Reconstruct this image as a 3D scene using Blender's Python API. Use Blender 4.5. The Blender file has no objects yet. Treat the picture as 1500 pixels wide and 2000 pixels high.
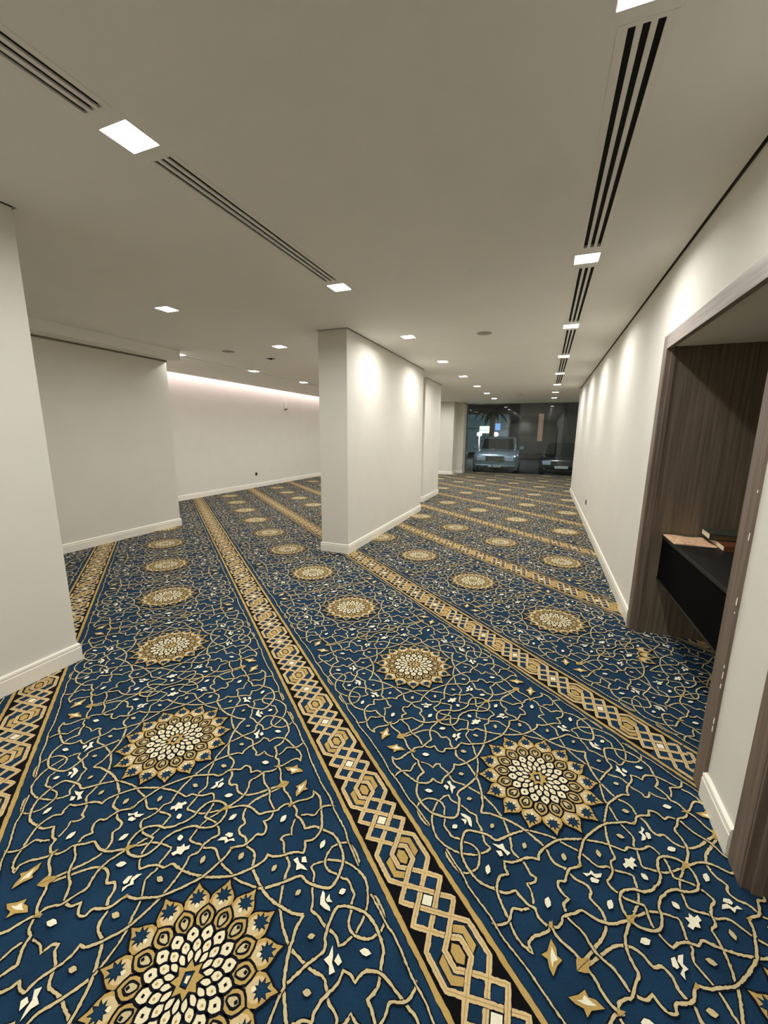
import bpy, bmesh, math, random
import numpy as np
from mathutils import Vector, Matrix
random.seed(7); rng = np.random.default_rng(7)
S = bpy.context.scene
C = S.collection
PI = math.pi
H = 2.68

# ------------------------------------------------------------------ camera
cam = bpy.data.cameras.new('camera'); co = bpy.data.objects.new('camera', cam); C.objects.link(co)
F_PX, PITCH, YAW, ROLL = 781.3, 0.1931, 0.3755, 0.0097
cam.sensor_fit = 'VERTICAL'; cam.sensor_height = 36.0; cam.lens = 36.0*F_PX/2000
cam.clip_start = 0.05; cam.clip_end = 300
fw = Vector((-math.sin(YAW)*math.cos(PITCH), math.cos(YAW)*math.cos(PITCH), -math.sin(PITCH)))
rt = Vector((math.cos(YAW), math.sin(YAW), 0)); up = rt.cross(fw)
r2 = rt*math.cos(ROLL)+up*math.sin(ROLL); u2 = up*math.cos(ROLL)-rt*math.sin(ROLL)
m = Matrix((( r2.x,u2.x,-fw.x,0),(r2.y,u2.y,-fw.y,0),(r2.z,u2.z,-fw.z,1.5),(0,0,0,1)))
co.matrix_world = m
S.camera = co

# ------------------------------------------------------------------ world, exposure
w = bpy.data.worlds.new('night_sky'); S.world = w; w.use_nodes = True
bg = w.node_tree.nodes['Background']; bg.inputs[0].default_value = (0.010,0.013,0.022,1); bg.inputs[1].default_value = 1.0
S.view_settings.view_transform = 'Standard'; S.view_settings.look = 'None'
S.view_settings.gamma = 1.0; S.view_settings.use_curve_mapping = False
S.view_settings.exposure = 0.10
S.cycles.max_bounces = 10; S.cycles.diffuse_bounces = 7; S.cycles.glossy_bounces = 4
S.cycles.transmission_bounces = 6; S.cycles.sample_clamp_indirect = 6
S.cycles.use_denoising = True
LAMP_W = 13.0          # watts of one recessed ceiling light
LAMP_COL = (1.0, 0.984, 0.945)

# ------------------------------------------------------------------ materials
def mat(name, col, rough=0.6, metal=0.0, spec=0.5, var=0.0, vscale=8.0, stretch=(1,1,1), bump=0.0, bscale=60.0, emit=None, estr=0.0, coat=0.0, col2=None, detail=3.0):
    m = bpy.data.materials.new(name); m.use_nodes = True
    nt = m.node_tree; n = nt.nodes; l = nt.links
    b = n['Principled BSDF']
    b.inputs['Base Color'].default_value = (*col,1); b.inputs['Roughness'].default_value = rough
    b.inputs['Metallic'].default_value = metal; b.inputs['Specular IOR Level'].default_value = spec
    b.inputs['Coat Weight'].default_value = coat
    tc = n.new('ShaderNodeTexCoord'); mp = n.new('ShaderNodeMapping'); mp.inputs['Scale'].default_value = stretch
    l.new(tc.outputs['Object'], mp.inputs[0])
    if var > 0 or col2:
        no = n.new('ShaderNodeTexNoise'); no.inputs['Scale'].default_value = vscale; no.inputs['Detail'].default_value = detail
        l.new(mp.outputs[0], no.inputs[0])
        rp = n.new('ShaderNodeValToRGB')
        c2 = col2 if col2 else tuple(c*(1+var) for c in col); c1 = col if col2 else tuple(c*(1-var) for c in col)
        rp.color_ramp.elements[0].color = (*c1,1); rp.color_ramp.elements[1].color = (*c2,1)
        rp.color_ramp.elements[0].position = 0.33; rp.color_ramp.elements[1].position = 0.67
        l.new(no.outputs[0], rp.inputs[0]); l.new(rp.outputs[0], b.inputs['Base Color'])
    if bump > 0:
        nb = n.new('ShaderNodeTexNoise'); nb.inputs['Scale'].default_value = bscale; nb.inputs['Detail'].default_value = 2
        l.new(mp.outputs[0], nb.inputs[0])
        bp = n.new('ShaderNodeBump'); bp.inputs['Strength'].default_value = bump; bp.inputs['Distance'].default_value = 0.004
        l.new(nb.outputs[0], bp.inputs['Height']); l.new(bp.outputs[0], b.inputs['Normal'])
    if emit:
        b.inputs['Emission Color'].default_value = (*emit,1); b.inputs['Emission Strength'].default_value = estr
    return m

def srgb(r,g,b):
    f = lambda c: c/12.92 if c <= 0.04045 else ((c+0.055)/1.055)**2.4
    return (f(r/255),f(g/255),f(b/255))

def pile(name, rgb, var=0.16, bump=0.9, rough=0.95):
    """tufted carpet yarn: fine tuft mottling times broad wear"""
    m = bpy.data.materials.new(name); m.use_nodes = True
    nt = m.node_tree; n = nt.nodes; l = nt.links; b = n['Principled BSDF']
    b.inputs['Roughness'].default_value = rough; b.inputs['Specular IOR Level'].default_value = 0.12
    b.inputs['Sheen Weight'].default_value = 0.08; b.inputs['Sheen Roughness'].default_value = 0.5
    b.inputs['Sheen Tint'].default_value = (*[min(1,c*2+0.25) for c in srgb(*rgb)],1)
    tc = n.new('ShaderNodeTexCoord')
    a = n.new('ShaderNodeTexNoise'); a.inputs['Scale'].default_value = 260; a.inputs['Detail'].default_value = 2
    g = n.new('ShaderNodeTexNoise'); g.inputs['Scale'].default_value = 7; g.inputs['Detail'].default_value = 4
    l.new(tc.outputs['Object'], a.inputs[0]); l.new(tc.outputs['Object'], g.inputs[0])
    ad = n.new('ShaderNodeMath'); ad.operation = 'ADD'; l.new(a.outputs[0], ad.inputs[0]); l.new(g.outputs[0], ad.inputs[1])
    mr = n.new('ShaderNodeMapRange'); mr.inputs[1].default_value = 0.7; mr.inputs[2].default_value = 1.3
    mr.inputs[3].default_value = 1-var; mr.inputs[4].default_value = 1+var
    l.new(ad.outputs[0], mr.inputs[0])
    mx = n.new('ShaderNodeVectorMath'); mx.operation = 'SCALE'; mx.inputs[0].default_value = srgb(*rgb)
    l.new(mr.outputs[0], mx.inputs['Scale']); l.new(mx.outputs[0], b.inputs['Base Color'])
    bp = n.new('ShaderNodeBump'); bp.inputs['Strength'].default_value = bump; bp.inputs['Distance'].default_value = 0.002
    l.new(a.outputs[0], bp.inputs['Height']); l.new(bp.outputs[0], b.inputs['Normal'])
    return m

M = {}
M['wall']   = mat('warm_white_paint', srgb(219,216,207), 0.75, spec=0.25, var=0.015, vscale=3, bump=0.05, bscale=180)
M['ceil']   = mat('ceiling_paint', srgb(233,231,226), 0.7, spec=0.3, var=0.012, vscale=2.5, bump=0.05, bscale=160)
M['gap']    = mat('gap_shade_and_slab', srgb(90,84,72), 0.9, var=0.05)  # dark tone put in as shade of the wall-top gaps; floor slab shares it
M['base']   = mat('baseboard_gloss_paint', srgb(238,234,222), 0.35, spec=0.5, var=0.01)
M['lid']    = mat('plenum_shade', srgb(120,112,98), 0.9, var=0.05)  # darkened so the gaps and openings in the ceiling look shaded
M['grille'] = mat('grille_powder_coat', srgb(230,227,220), 0.45, var=0.01)
M['duct']   = mat('duct_black', srgb(26,26,28), 0.8, var=0.2, vscale=60)
M['trimw']  = mat('light_trim_white', srgb(235,232,225), 0.4, var=0.01)
M['lamp']   = mat('light_diffuser', (0.9,0.9,0.88), 0.4, emit=LAMP_COL, estr=34.0, var=0.01)
M['led']    = mat('cove_led', (0.9,0.9,0.9), 0.4, emit=(1.0,0.86,0.88), estr=8.0, var=0.01)
M['black']  = mat('black_laminate', srgb(13,13,12), 0.55, spec=0.35, var=0.15, vscale=30)
M['plastic_w'] = mat('white_plastic', srgb(235,234,230), 0.4, var=0.01)
M['plastic_b'] = mat('black_plastic', srgb(18,18,18), 0.4, var=0.05)
M['speaker']= mat('speaker_mesh_grey', srgb(150,145,134), 0.7, var=0.12, vscale=400)
def wood(name, stretch, dk=(66,54,45), lt=(92,78,66)):
    m = mat(name, srgb(*dk), 0.5, spec=0.4, col2=srgb(*lt), vscale=1.0, stretch=stretch, bump=0.12, bscale=1.4, detail=6)
    return m
M['wood_v'] = wood('brown_oak_vertical', (55,55,1.6), (90,79,66), (118,105,88))
M['wood_y'] = wood('brown_oak_lengthwise_sheen', (38,1.6,38), (132,122,114), (160,150,142))  # paler and greyer: glancing sheen on the head board put into the colour
M['wood_f'] = wood('brown_oak_frame', (60,60,2.0), (98,84,73), (122,108,97))

# ------------------------------------------------------------------ mesh helpers
def tagk(o, kind='structure', label=None):
    o['kind'] = kind
    if label: o['label'] = label
    return o
def tag(o, label, cat, group=None):
    o['label'] = label; o['category'] = cat
    if group: o['group'] = group
    return o
class MB:
    def __init__(s): s.v=[]; s.f=[]; s.m=[]; s.sm=[]
    def add(s, vs, fs, mi=0, smooth=False):
        o=len(s.v); s.v += [tuple(x) for x in vs]; s.f += [tuple(i+o for i in f) for f in fs]; s.m += [mi]*len(fs); s.sm += [smooth]*len(fs)
    def box(s, a, b, mi=0):
        x0,y0,z0=a; x1,y1,z1=b
        s.add([(x0,y0,z0),(x1,y0,z0),(x1,y1,z0),(x0,y1,z0),(x0,y0,z1),(x1,y0,z1),(x1,y1,z1),(x0,y1,z1)],
              [(0,3,2,1),(4,5,6,7),(0,1,5,4),(1,2,6,5),(2,3,7,6),(3,0,4,7)], mi)
    def lathe(s, c, prof, n=32, mi=0, axis='z'):
        vs=[]; 
        for r,h in prof:
            for k in range(n):
                a=2*PI*k/n
                if axis=='z': vs.append((c[0]+r*math.cos(a),c[1]+r*math.sin(a),c[2]+h))
                elif axis=='x': vs.append((c[0]+h,c[1]+r*math.cos(a),c[2]+r*math.sin(a)))
                else: vs.append((c[0]+r*math.cos(a),c[1]+h,c[2]+r*math.sin(a)))
        fs=[]
        for i in range(len(prof)-1):
            for k in range(n):
                fs.append((i*n+k,i*n+(k+1)%n,(i+1)*n+(k+1)%n,(i+1)*n+k))
        fs.append(tuple(range(n))[::-1]); fs.append(tuple((len(prof)-1)*n+k for k in range(n)))
        s.add(vs,fs,mi,True)
    def sweep(s, path, prof, mi=0):
        """prof (offset to the right of travel, z) swept along an open xy path with mitred corners"""
        P=[Vector((x,y)) for x,y in path]; n=len(prof); rings=[]
        for i,p in enumerate(P):
            d0=(P[i]-P[i-1]).normalized() if i>0 else None; d1=(P[i+1]-P[i]).normalized() if i<len(P)-1 else None
            if d0 is None: d0=d1
            if d1 is None: d1=d0
            n0=Vector((d0.y,-d0.x)); n1=Vector((d1.y,-d1.x)); mm=(n0+n1); mm=mm/max(1e-6,mm.dot(n0))
            rings.append([(p.x+mm.x*o,p.y+mm.y*o,z) for o,z in prof])
        vs=[q for r in rings for q in r]; fs=[]
        for i in range(len(P)-1):
            for k in range(n):
                fs.append((i*n+k,(i+1)*n+k,(i+1)*n+(k+1)%n,i*n+(k+1)%n))
        fs.append(tuple(range(n))); fs.append(tuple((len(P)-1)*n+k for k in range(n))[::-1])
        s.add(vs,fs,mi)
    def build(s, name, mats, parent=None, bevel=0, loc=None, recalc=True, seg=2):
        me=bpy.data.meshes.new(name); me.from_pydata(s.v,[],s.f)
        mats = mats if isinstance(mats,(list,tuple)) else [mats]
        for q in mats: me.materials.append(q)
        me.polygons.foreach_set('material_index', s.m); me.polygons.foreach_set('use_smooth', s.sm); me.update()
        if recalc:
            bm=bmesh.new(); bm.from_mesh(me); bmesh.ops.recalc_face_normals(bm,faces=bm.faces); bm.to_mesh(me); bm.free()
        o=bpy.data.objects.new(name,me); C.objects.link(o)
        if parent is not None: o.parent=parent
        if loc is not None: o.location=loc
        if bevel:
            b=o.modifiers.new('bevel','BEVEL'); b.width=bevel; b.segments=seg; b.limit_method='ANGLE'; b.angle_limit=0.6
        return o
def empty(name, loc=(0,0,0), rz=0):
    e=bpy.data.objects.new(name,None); C.objects.link(e); e.location=loc; e.rotation_euler=(0,0,rz); e.empty_display_size=0.1; return e
def copy_tree(o, parent=None):
    c=o.copy(); C.objects.link(c)
    if parent is not None: c.parent=parent
    for ch in list(o.children): copy_tree(ch,c)
    return c

# ------------------------------------------------------------------ the plan of the place
XR = 0.745
Y0 = -2.6; YG = 16.35
XL = -5.434; XF = -7.38; XCE = -7.10
WZ = H+0.038
# walls as boxes (x0,y0,x1,y1)
W = {
 'wall_center':        (-2.585, 4.378, -2.207, 7.556),
 'wall_center_rear':   (-2.85, 8.585, -2.458, 9.975),
 'wall_left_near':     (-3.22, -0.9, -2.776, 1.517),
 'wall_left_rear':     (-4.35, 15.08, -3.1975, 16.42),
 'wall_glass_side':    (-3.1975, 15.75, -2.95, 16.42),
 'wall_left':          (-7.6, Y0, XL, 4.715),
}
G = 0.018
for nme,(a,b,c_,d) in W.items():
    q=MB(); q.box((a,b,0),(c_,d,WZ)); q.box((a-.0015,b-.0015,H-.001),(c_+.0015,d+.0015,WZ),1); tagk(q.build(nme, [M['wall'],M['gap']]))  # second box is a dark band painting the gap's shade
# far left wall with the lit cove above it
q=MB(); q.box((XF-0.15,4.715,0),(XF,16.42,3.02)); tagk(q.build('wall_far_left', M['wall']))
# wall at the rear left, closing the side hall
q=MB(); q.box((XF,16.35,0),(-4.35,16.5,WZ)); tagk(q.build('wall_rear', M['wall']))
q=MB(); q.box((XL,Y0-0.15,0),(0.90,Y0,WZ)); tagk(q.build('wall_back', M['wall']))
# right wall with two openings (panelled niche and panelled doorway)
NZ = 2.105
N1 = (1.925, 3.455); N2 = (0.20, 1.475)
q=MB()
q.box((XR,N1[1],0),(XR+0.15,11.85,WZ)); q.box((XR,N2[1],0),(XR+0.15,N1[0],WZ)); q.box((XR,Y0,0),(XR+0.15,N2[0],WZ))
q.box((XR,N1[0],NZ+0.02),(XR+0.15,N1[1],WZ)); q.box((XR,N2[0],NZ+0.02),(XR+0.15,N2[1],WZ))
q.box((XR-.0015,Y0,H-.001),(XR,11.85,WZ),1)  # dark strip paints the shade inside the ceiling gap
tagk(q.build('wall_right', [M['wall'],M['gap']]))
q=MB(); q.box((2.3,11.85,0),(2.45,16.5,WZ)); q.box((XR+0.15,11.70,0),(2.45,11.85,WZ)); tagk(q.build('wall_right_rear', M['wall']))

# ------------------------------------------------------------------ ceiling with light, grille and shadow-gap openings
LIGHTS_A=[(-1.675,1.378+1.818*k) for k in range(8)]+[(-1.675,-0.44),(-1.675,-2.1)]
LIGHTS_B=[(0.166,1.45)]+[(0.166,3.285+1.843*k) for k in range(7)]+[(0.166,-0.38)]
LIGHTS_C=[(-3.55,3.147+1.82*k) for k in range(7)]+[(-3.55,-0.5)]
LIGHTS_D=[(-5.41,4.937),(-5.42,6.722),(-5.45,8.533),(-5.45,10.34),(-5.45,12.15),(-5.45,13.97)]
LS=0.078
GR=[]  # grille openings (x centre, y0, y1)
GR.append((0.180,1.575,3.125))
for k in range(4): GR.append((0.180, 3.285+1.843*k+0.15, 3.285+1.843*(k+1)-0.17))
GRL=[(-1.669,-0.20,1.245),(-1.669,1.507,3.062)]
GW=0.077
holes=[(x-LS,y-LS,x+LS,y+LS) for x,y in LIGHTS_A+LIGHTS_B+LIGHTS_C+LIGHTS_D]
holes+=[(x-GW+.006,a+.006,x+GW-.006,b-.006) for x,a,b in GR+GRL]
for nme,(a,b,c_,d) in W.items():
    g = 0.0 if nme in ('wall_left',) else G
    holes.append((a-g,b-g,c_+g,d+g))
SLOT=[(-5.482,5.10,-5.447,14.9),(-1.54,10.700,0.03,10.740)]   # thin slot diffusers
holes+=SLOT
region=[(XCE,Y0,XR-G,16.42),(XR-G,11.85+G,2.3,16.42)]
def in_r(x,y,rs): return any(a<x<c and b<y<d for a,b,c,d in rs)
xs=sorted({round(v,5) for r in holes+region for v in (r[0],r[2])}); ys=sorted({round(v,5) for r in holes+region for v in (r[1],r[3])})
solid=np.zeros((len(xs)-1,len(ys)-1),bool)
for i in range(len(xs)-1):
    for j in range(len(ys)-1):
        cx=(xs[i]+xs[i+1])/2; cy=(ys[j]+ys[j+1])/2
        solid[i,j]= in_r(cx,cy,region) and not in_r(cx,cy,holes)
q=MB()
done=np.zeros_like(solid)
for i in range(solid.shape[0]):
    j=0
    while j<solid.shape[1]:
        if solid[i,j] and not done[i,j]:
            j2=j
            while j2+1<solid.shape[1] and solid[i,j2+1] and not done[i,j2+1]: j2+=1
            i2=i
            while i2+1<solid.shape[0] and solid[i2+1,j:j2+1].all() and not done[i2+1,j:j2+1].any(): i2+=1
            done[i:i2+1,j:j2+1]=True
            x0,x1,y0,y1=xs[i],xs[i2+1],ys[j],ys[j2+1]
            q.add([(x0,y0,H),(x1,y0,H),(x1,y1,H),(x0,y1,H)],[(0,3,2,1)])
            j=j2+1
        else: j+=1
for i in range(solid.shape[0]+1):
    for j in range(solid.shape[1]):
        a=solid[i-1,j] if i>0 else False; b=solid[i,j] if i<solid.shape[0] else False
        if a!=b:
            x=xs[i]; q.add([(x,ys[j],H),(x,ys[j+1],H),(x,ys[j+1],WZ),(x,ys[j],WZ)],[(0,1,2,3)])
for j in range(solid.shape[1]+1):
    for i in range(solid.shape[0]):
        a=solid[i,j-1] if j>0 else False; b=solid[i,j] if j<solid.shape[1] else False
        if a!=b:
            y=ys[j]; q.add([(xs[i],y,H),(xs[i+1],y,H),(xs[i+1],y,WZ),(xs[i],y,WZ)],[(0,1,2,3)])
for a,b,c_,d in region: q.box((a,b,WZ),(c_+ (G if c_<1 else 0),d,WZ+0.02),1)
q.box((XCE-0.5,4.2,3.02),(XCE+0.1,16.42,3.06),0)        # lid of the cove
q.box((XCE+0.08,4.2,WZ),(XCE+0.1,16.42,3.02),0)
tagk(q.build('ceiling', [M['ceil'],M['lid']], recalc=False))
# bulkhead along the left wall; dark strip below it stands in for gap shade
q=MB(); q.box((XL,Y0,2.556),(-5.17,4.745,H)); q.box((XL,Y0,2.535),(XL+0.018,4.715,2.556),1)
tagk(q.build('trim_1',[M['ceil'],M['lid']]))

# ------------------------------------------------------------------ baseboards
BP=[(0,0),(0.016,0),(0.016,0.088),(0.013,0.093),(0.013,0.098),(0.015,0.101),(0.013,0.113),(0.007,0.119),(0,0.119)]
def baseboard(name, path):
    q=MB(); q.sweep(path, BP); return tagk(q.build(name, M['base']))
def ring(b):
    x0,y0,x1,y1=b; return [(x0,(y0+y1)/2),(x0,y0),(x1,y0),(x1,y1),(x0,y1),(x0,(y0+y1)/2)]
baseboard('baseboard_center', ring(W['wall_center'])); baseboard('baseboard_center_rear', ring(W['wall_center_rear']))
baseboard('baseboard_left_near', ring(W['wall_left_near']))
baseboard('baseboard_left', [(XL,Y0),(XL,4.715),(XF,4.715)])
baseboard('baseboard_far_left', [(XF,4.73),(XF,16.35),(-4.35,16.35)])
baseboard('baseboard_left_rear', [(-4.35,16.33),(-4.35,15.08),(-3.1975,15.08),(-3.1975,15.75),(-2.95,15.75),(-2.95,16.30)])
baseboard('baseboard_right', [(2.28,11.85),(XR,11.85),(XR,3.55)])
baseboard('baseboard_right_near', [(XR,1.845),(XR,1.572)])

# ------------------------------------------------------------------ panelled niche and doorway in the right wall
def casing(name, y0, y1, top, wd=0.09):
    """flat casing round the opening y0..y1 with stepped inner edges"""
    q=MB(); x=XR
    def member(a,b): q.box(a,b)
    # flat boards
    q.box((x-0.012,y1-0.005,0),(x+0.02,y1-0.005+wd,top+wd)); q.box((x-0.012,y0-wd+0.005,0),(x+0.02,y0+0.005,top+wd))
    q.box((x-0.0118,y0,top-0.005),(x+0.02,y1,top+wd),1)
    # inner beads
    for k,(o,dp) in enumerate(((0.006,0.004),(0.030,0.030))):
        q.box((x-0.014+dp,y1-0.005-o*.5-0.006,0),(x+0.022+dp*.8,y1-0.005,top)); q.box((x-0.014+dp,y0+0.005,0),(x+0.022+dp*.8,y0+0.005+o*.5+0.006,top))
    return tagk(q.build(name,[M['wood_f'],M['wood_y']],bevel=0.002))
casing('trim_2', N1[0], N1[1], 2.10); casing('trim_3', N2[0], N2[1], 2.10)
q=MB()
q.box((XR+0.02,N1[1]-0.02,0),(1.95,N1[1]+0.02,2.13))       # far jamb panel
q.box((XR+0.02,N1[0]-0.02,0),(1.95,N1[0]+0.02,2.13))
q.box((1.90,N1[0],0),(1.95,N1[1],2.13))
tagk(q.build('wall_niche', M['wood_v']))
q=MB(); q.box((XR+0.01,N1[0],2.105),(1.95,N1[1],2.135)); tagk(q.build('ceiling_niche', M['ceil']))
q=MB()
q.box((XR+0.02,N2[1]-0.02,0),(1.5,N2[1]+0.02,2.13)); q.box((XR+0.02,N2[0]-0.02,0),(1.5,N2[0]+0.02,2.13)); q.box((1.45,N2[0],0),(1.5,N2[1],2.13))
tagk(q.build('wall_doorway', M['wood_v']))
q=MB(); q.box((XR+0.01,N2[0],2.105),(1.5,N2[1],2.135)); tagk(q.build('ceiling_doorway', M['ceil']))

# ------------------------------------------------------------------ carpet
UD=np.array([-0.7709,0.6369]); VD=np.array([0.6369,0.7709])
C1=np.array([0.0890,1.6640]); PU=1.0075
def rowv(k): return 1.388*k if k>=0 else 1.400*k
def cm(pts,n_target,closed=False):
    """Catmull-Rom resampling of a polyline given in mm -> metres"""
    P=np.array(pts,float)/1000.0
    out=[]
    for i in range(len(P)-1):
        p0=P[max(i-1,0)]; p1=P[i]; p2=P[i+1]; p3=P[min(i+2,len(P)-1)]
        # keep the sharp corners of the drawing sharp
        a=p1-p0; b=p2-p1; c=p3-p2
        m1=0.5*(p2-p0); m2=0.5*(p3-p1)
        if np.dot(a,b)<0.25*np.linalg.norm(a)*np.linalg.norm(b)+1e-12: m1=b*0.8
        if np.dot(b,c)<0.25*np.linalg.norm(c)*np.linalg.norm(b)+1e-12: m2=b*0.8
        n=max(1,int(math.ceil(np.linalg.norm(b)/n_target)))
        for t in np.arange(n)/n:
            out.append((2*t**3-3*t**2+1)*p1+(t**3-2*t**2+t)*m1+(-2*t**3+3*t**2)*p2+(t**3-t**2)*m2)
    out.append(P[-1]); return np.array(out)
class CB:
    """flat pieces of carpet: vertices (u,v,z), faces as quads/polys, material ids"""
    def __init__(s): s.V=[]; s.F=[]; s.M=[]; s.n=0
    def poly(s, pts, z, mi):
        P=np.asarray(pts,float); k=len(P)
        a=np.sum(P[:,0]*np.roll(P[:,1],-1)-P[:,1]*np.roll(P[:,0],-1))
        if a>0: P=P[::-1]
        s.V.append(np.c_[P,np.full(k,z)]); s.F.append(list(range(s.n,s.n+k))); s.M.append(mi); s.n+=k
    def ribbon(s, P, w, z, mi, jit=0.0, taper=False):
        n=len(P)
        T=np.gradient(P,axis=0); T/=np.maximum(1e-9,np.linalg.norm(T,axis=1))[:,None]
        N=np.c_[-T[:,1],T[:,0]]
        wl=np.full(n,w/2); wr=np.full(n,w/2)
        if jit: wl=wl+rng.normal(0,jit,n); wr=wr+rng.normal(0,jit,n)
        if taper: wl[0]*=.5;wr[0]*=.5;wl[-1]*=.5;wr[-1]*=.5
        L=P+N*wl[:,None]; R=P-N*wr[:,None]
        s.V.append(np.c_[np.r_[L,R],np.full(2*n,z)])
        for i in range(n-1):
            s.F.append([s.n+i,s.n+i+1,s.n+n+i+1,s.n+n+i]); s.M.append(mi)
        s.n+=2*n
NAVY,DARK,TAN,GOLD,PINK,CREAM,BLACK,IVORY=range(8)
CURVES=[
 ([(0,265),(58,271),(94,286),(123,300),(146,315),(170,334),(199,333),(223,329),(243,334),(261,337),(276,330),(283,347),(273,375)],11),
 ([(274,372),(298,379),(327,401)],9),
 ([(0,331),(23,300),(52,278),(70,264),(110,242),(140,231),(169,225),(202,219),(230,220),(253,231),(278,232),(308,214),(323,216),(345,214),(371,199),(394,202),(405,224),(433,223),(454,229),(476,250),(490,289),(494,340),(498,388)],12),
 ([(0,356),(24,371),(51,377),(76,389),(99,401),(126,398),(129,418),(123,443),(119,462),(89,505),(59,529),(28,543),(0,549)],10),
 ([(0,496),(25,496),(43,478),(64,467),(83,450),(110,445),(135,459),(153,484),(156,503),(150,534),(129,553),(95,558),(65,555),(51,545)],10),
 ([(135,241),(123,300),(116,356),(89,369),(75,380),(60,394),(33,429),(40,455),(61,481),(91,506),(122,516),(161,518),(199,510),(235,481),(251,470),(263,455),(271,423),(294,423),(319,419),(339,409),(360,418),(389,412)],12),
 ([(140,231),(147,219),(168,198),(195,172),(219,156),(245,145),(284,124),(310,118),(354,109),(373,78),(392,68),(428,32),(445,41),(471,67),(489,98),(499,142)],10),
 ([(329,0),(302,25),(279,54),(265,71),(242,115),(224,159),(221,217),(223,244),(228,262),(241,275),(225,289),(212,317),(208,341),(200,368),(184,389),(202,402),(223,408),(215,434),(223,458),(243,480),(275,493),(313,504),(330,508),(355,517),(381,518),(414,506),(394,499),(388,476),(395,448),(399,417),(388,394)],11),
 ([(329,0),(350,16),(368,29),(368,54),(388,75),(399,102),(402,127),(428,132),(440,127),(459,125),(476,112),(504,88)],10),
 ([(396,405),(407,389),(404,363),(397,347),(409,308),(415,280),(440,269),(465,253),(484,229),(494,200),(502,168),(502,140)],11),
 ([(330,426),(320,452),(305,472),(318,496),(324,517),(314,547),(300,558)],10),
 ([(51,545),(100,548),(149,549),(182,556),(227,555),(258,553),(292,552),(344,557),(387,553),(431,549),(468,549),(506,549)],8),
 ([(267,0),(271,63),(291,111),(306,142),(325,166),(314,203),(321,231),(333,254),(322,275),(341,293),(374,290),(375,315),(392,331)],11),
 ([(406,339),(433,334),(459,332),(488,340),(506,342)],10),
 ([(394,404),(420,410),(447,406),(468,399),(500,398)],11),
 ([(504,168),(494,171),(471,159),(450,134),(445,108),(460,73),(479,53),(490,20),(489,0)],11),
]
NODES=[[(503,428),(489,412),(484,402),(492,392),(499,376),(503,372)],[(388,388),(398,398),(404,410),(392,412)],[(503,180),(490,172),(497,160),(503,140)],[(330,158),(326,176),(318,168),(320,158)]]
WHITE_Q=[
 [(345,178),(356,161),(353,144),(367,145),(378,120),(384,136),(378,152),(362,156),(359,176)],[(369,173),(368,163),(376,157),(387,148),(391,162),(379,177)],
 [(118,383),(135,364),(137,348),(157,356),(176,349),(178,366),(155,366),(142,375)],[(144,390),(154,373),(170,379),(167,392)],
]
WHITE_U=[[(34,408),(18,394),(0,386),(-18,394),(-34,408),(-22,411),(0,403),(22,411)],[(14,424),(5,409),(0,407),(-5,409),(-14,424),(0,420)]]   # on the u=0 axis
WHITE_V=[[(385,0),(396,-12),(394,-26),(408,-31),(409,-14),(424,-12),(417,0),(424,12),(409,14),(408,31),(394,26),(396,12)]]       # on the v=0 axis
def leaf(c,l,wd,ang):
    a=math.radians(ang); out=[]
    for x,y in ((0.5,0),(0.2,0.42),(-0.15,0.5),(-0.5,0),(-0.2,-0.42),(0.15,-0.5)):
        X=x*l; Y=y*wd; out.append((c[0]+X*math.cos(a)-Y*math.sin(a), c[1]+X*math.sin(a)+Y*math.cos(a)))
    return out
LEAF_W=[leaf((449,186),36,19,70),leaf((179,461),36,18,50),leaf((348,360),36,20,55)]
LEAF_WU=[leaf((0,464),26,18,90)]; LEAF_WV=[leaf((455,0),26,20,0)]
LEAF_T=[leaf((67,334),24,15,70),leaf((181,283),26,16,55),leaf((278,189),30,18,45),leaf((330,67),30,17,35)]
ARROW=[(418,432),(441,437),(454,450),(468,445),(470,470),(480,498),(462,493),(446,481),(430,488),(433,466)]
ARROWC=[(432,446),(446,452),(462,456),(458,470),(466,484),(452,474),(444,466)]
def petal(r0,r1,w,th,tip=0.35,n=5):
    """petal polygon between radii, widest past the middle, pointed outwards"""
    pts=[]
    prof=[(0,0.30),(0.25,0.72),(0.5,0.97),(0.7,0.92),(0.86,0.55),(1.0,0.0)]
    for t,s in prof: pts.append((r0+(r1-r0)*t, s*w/2))
    full=pts+[(x,-y) for x,y in pts[:-1][::-1]]
    c,s_=math.cos(th),math.sin(th)
    return [(x*c-y*s_, x*s_+y*c) for x,y in full]
def ogee(r0,r1,w,th):
    prof=[(0,0.42),(0.18,0.78),(0.38,0.98),(0.54,0.94),(0.68,0.66),(0.82,0.27),(1.0,0.0)]
    pts=[(r0+(r1-r0)*t, q_*w/2) for t,q_ in prof]; full=pts+[(x,-y) for x,y in pts[:-1][::-1]]
    c,s_=math.cos(th),math.sin(th); return [(x*c-y*s_, x*s_+y*c) for x,y in full]
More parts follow.
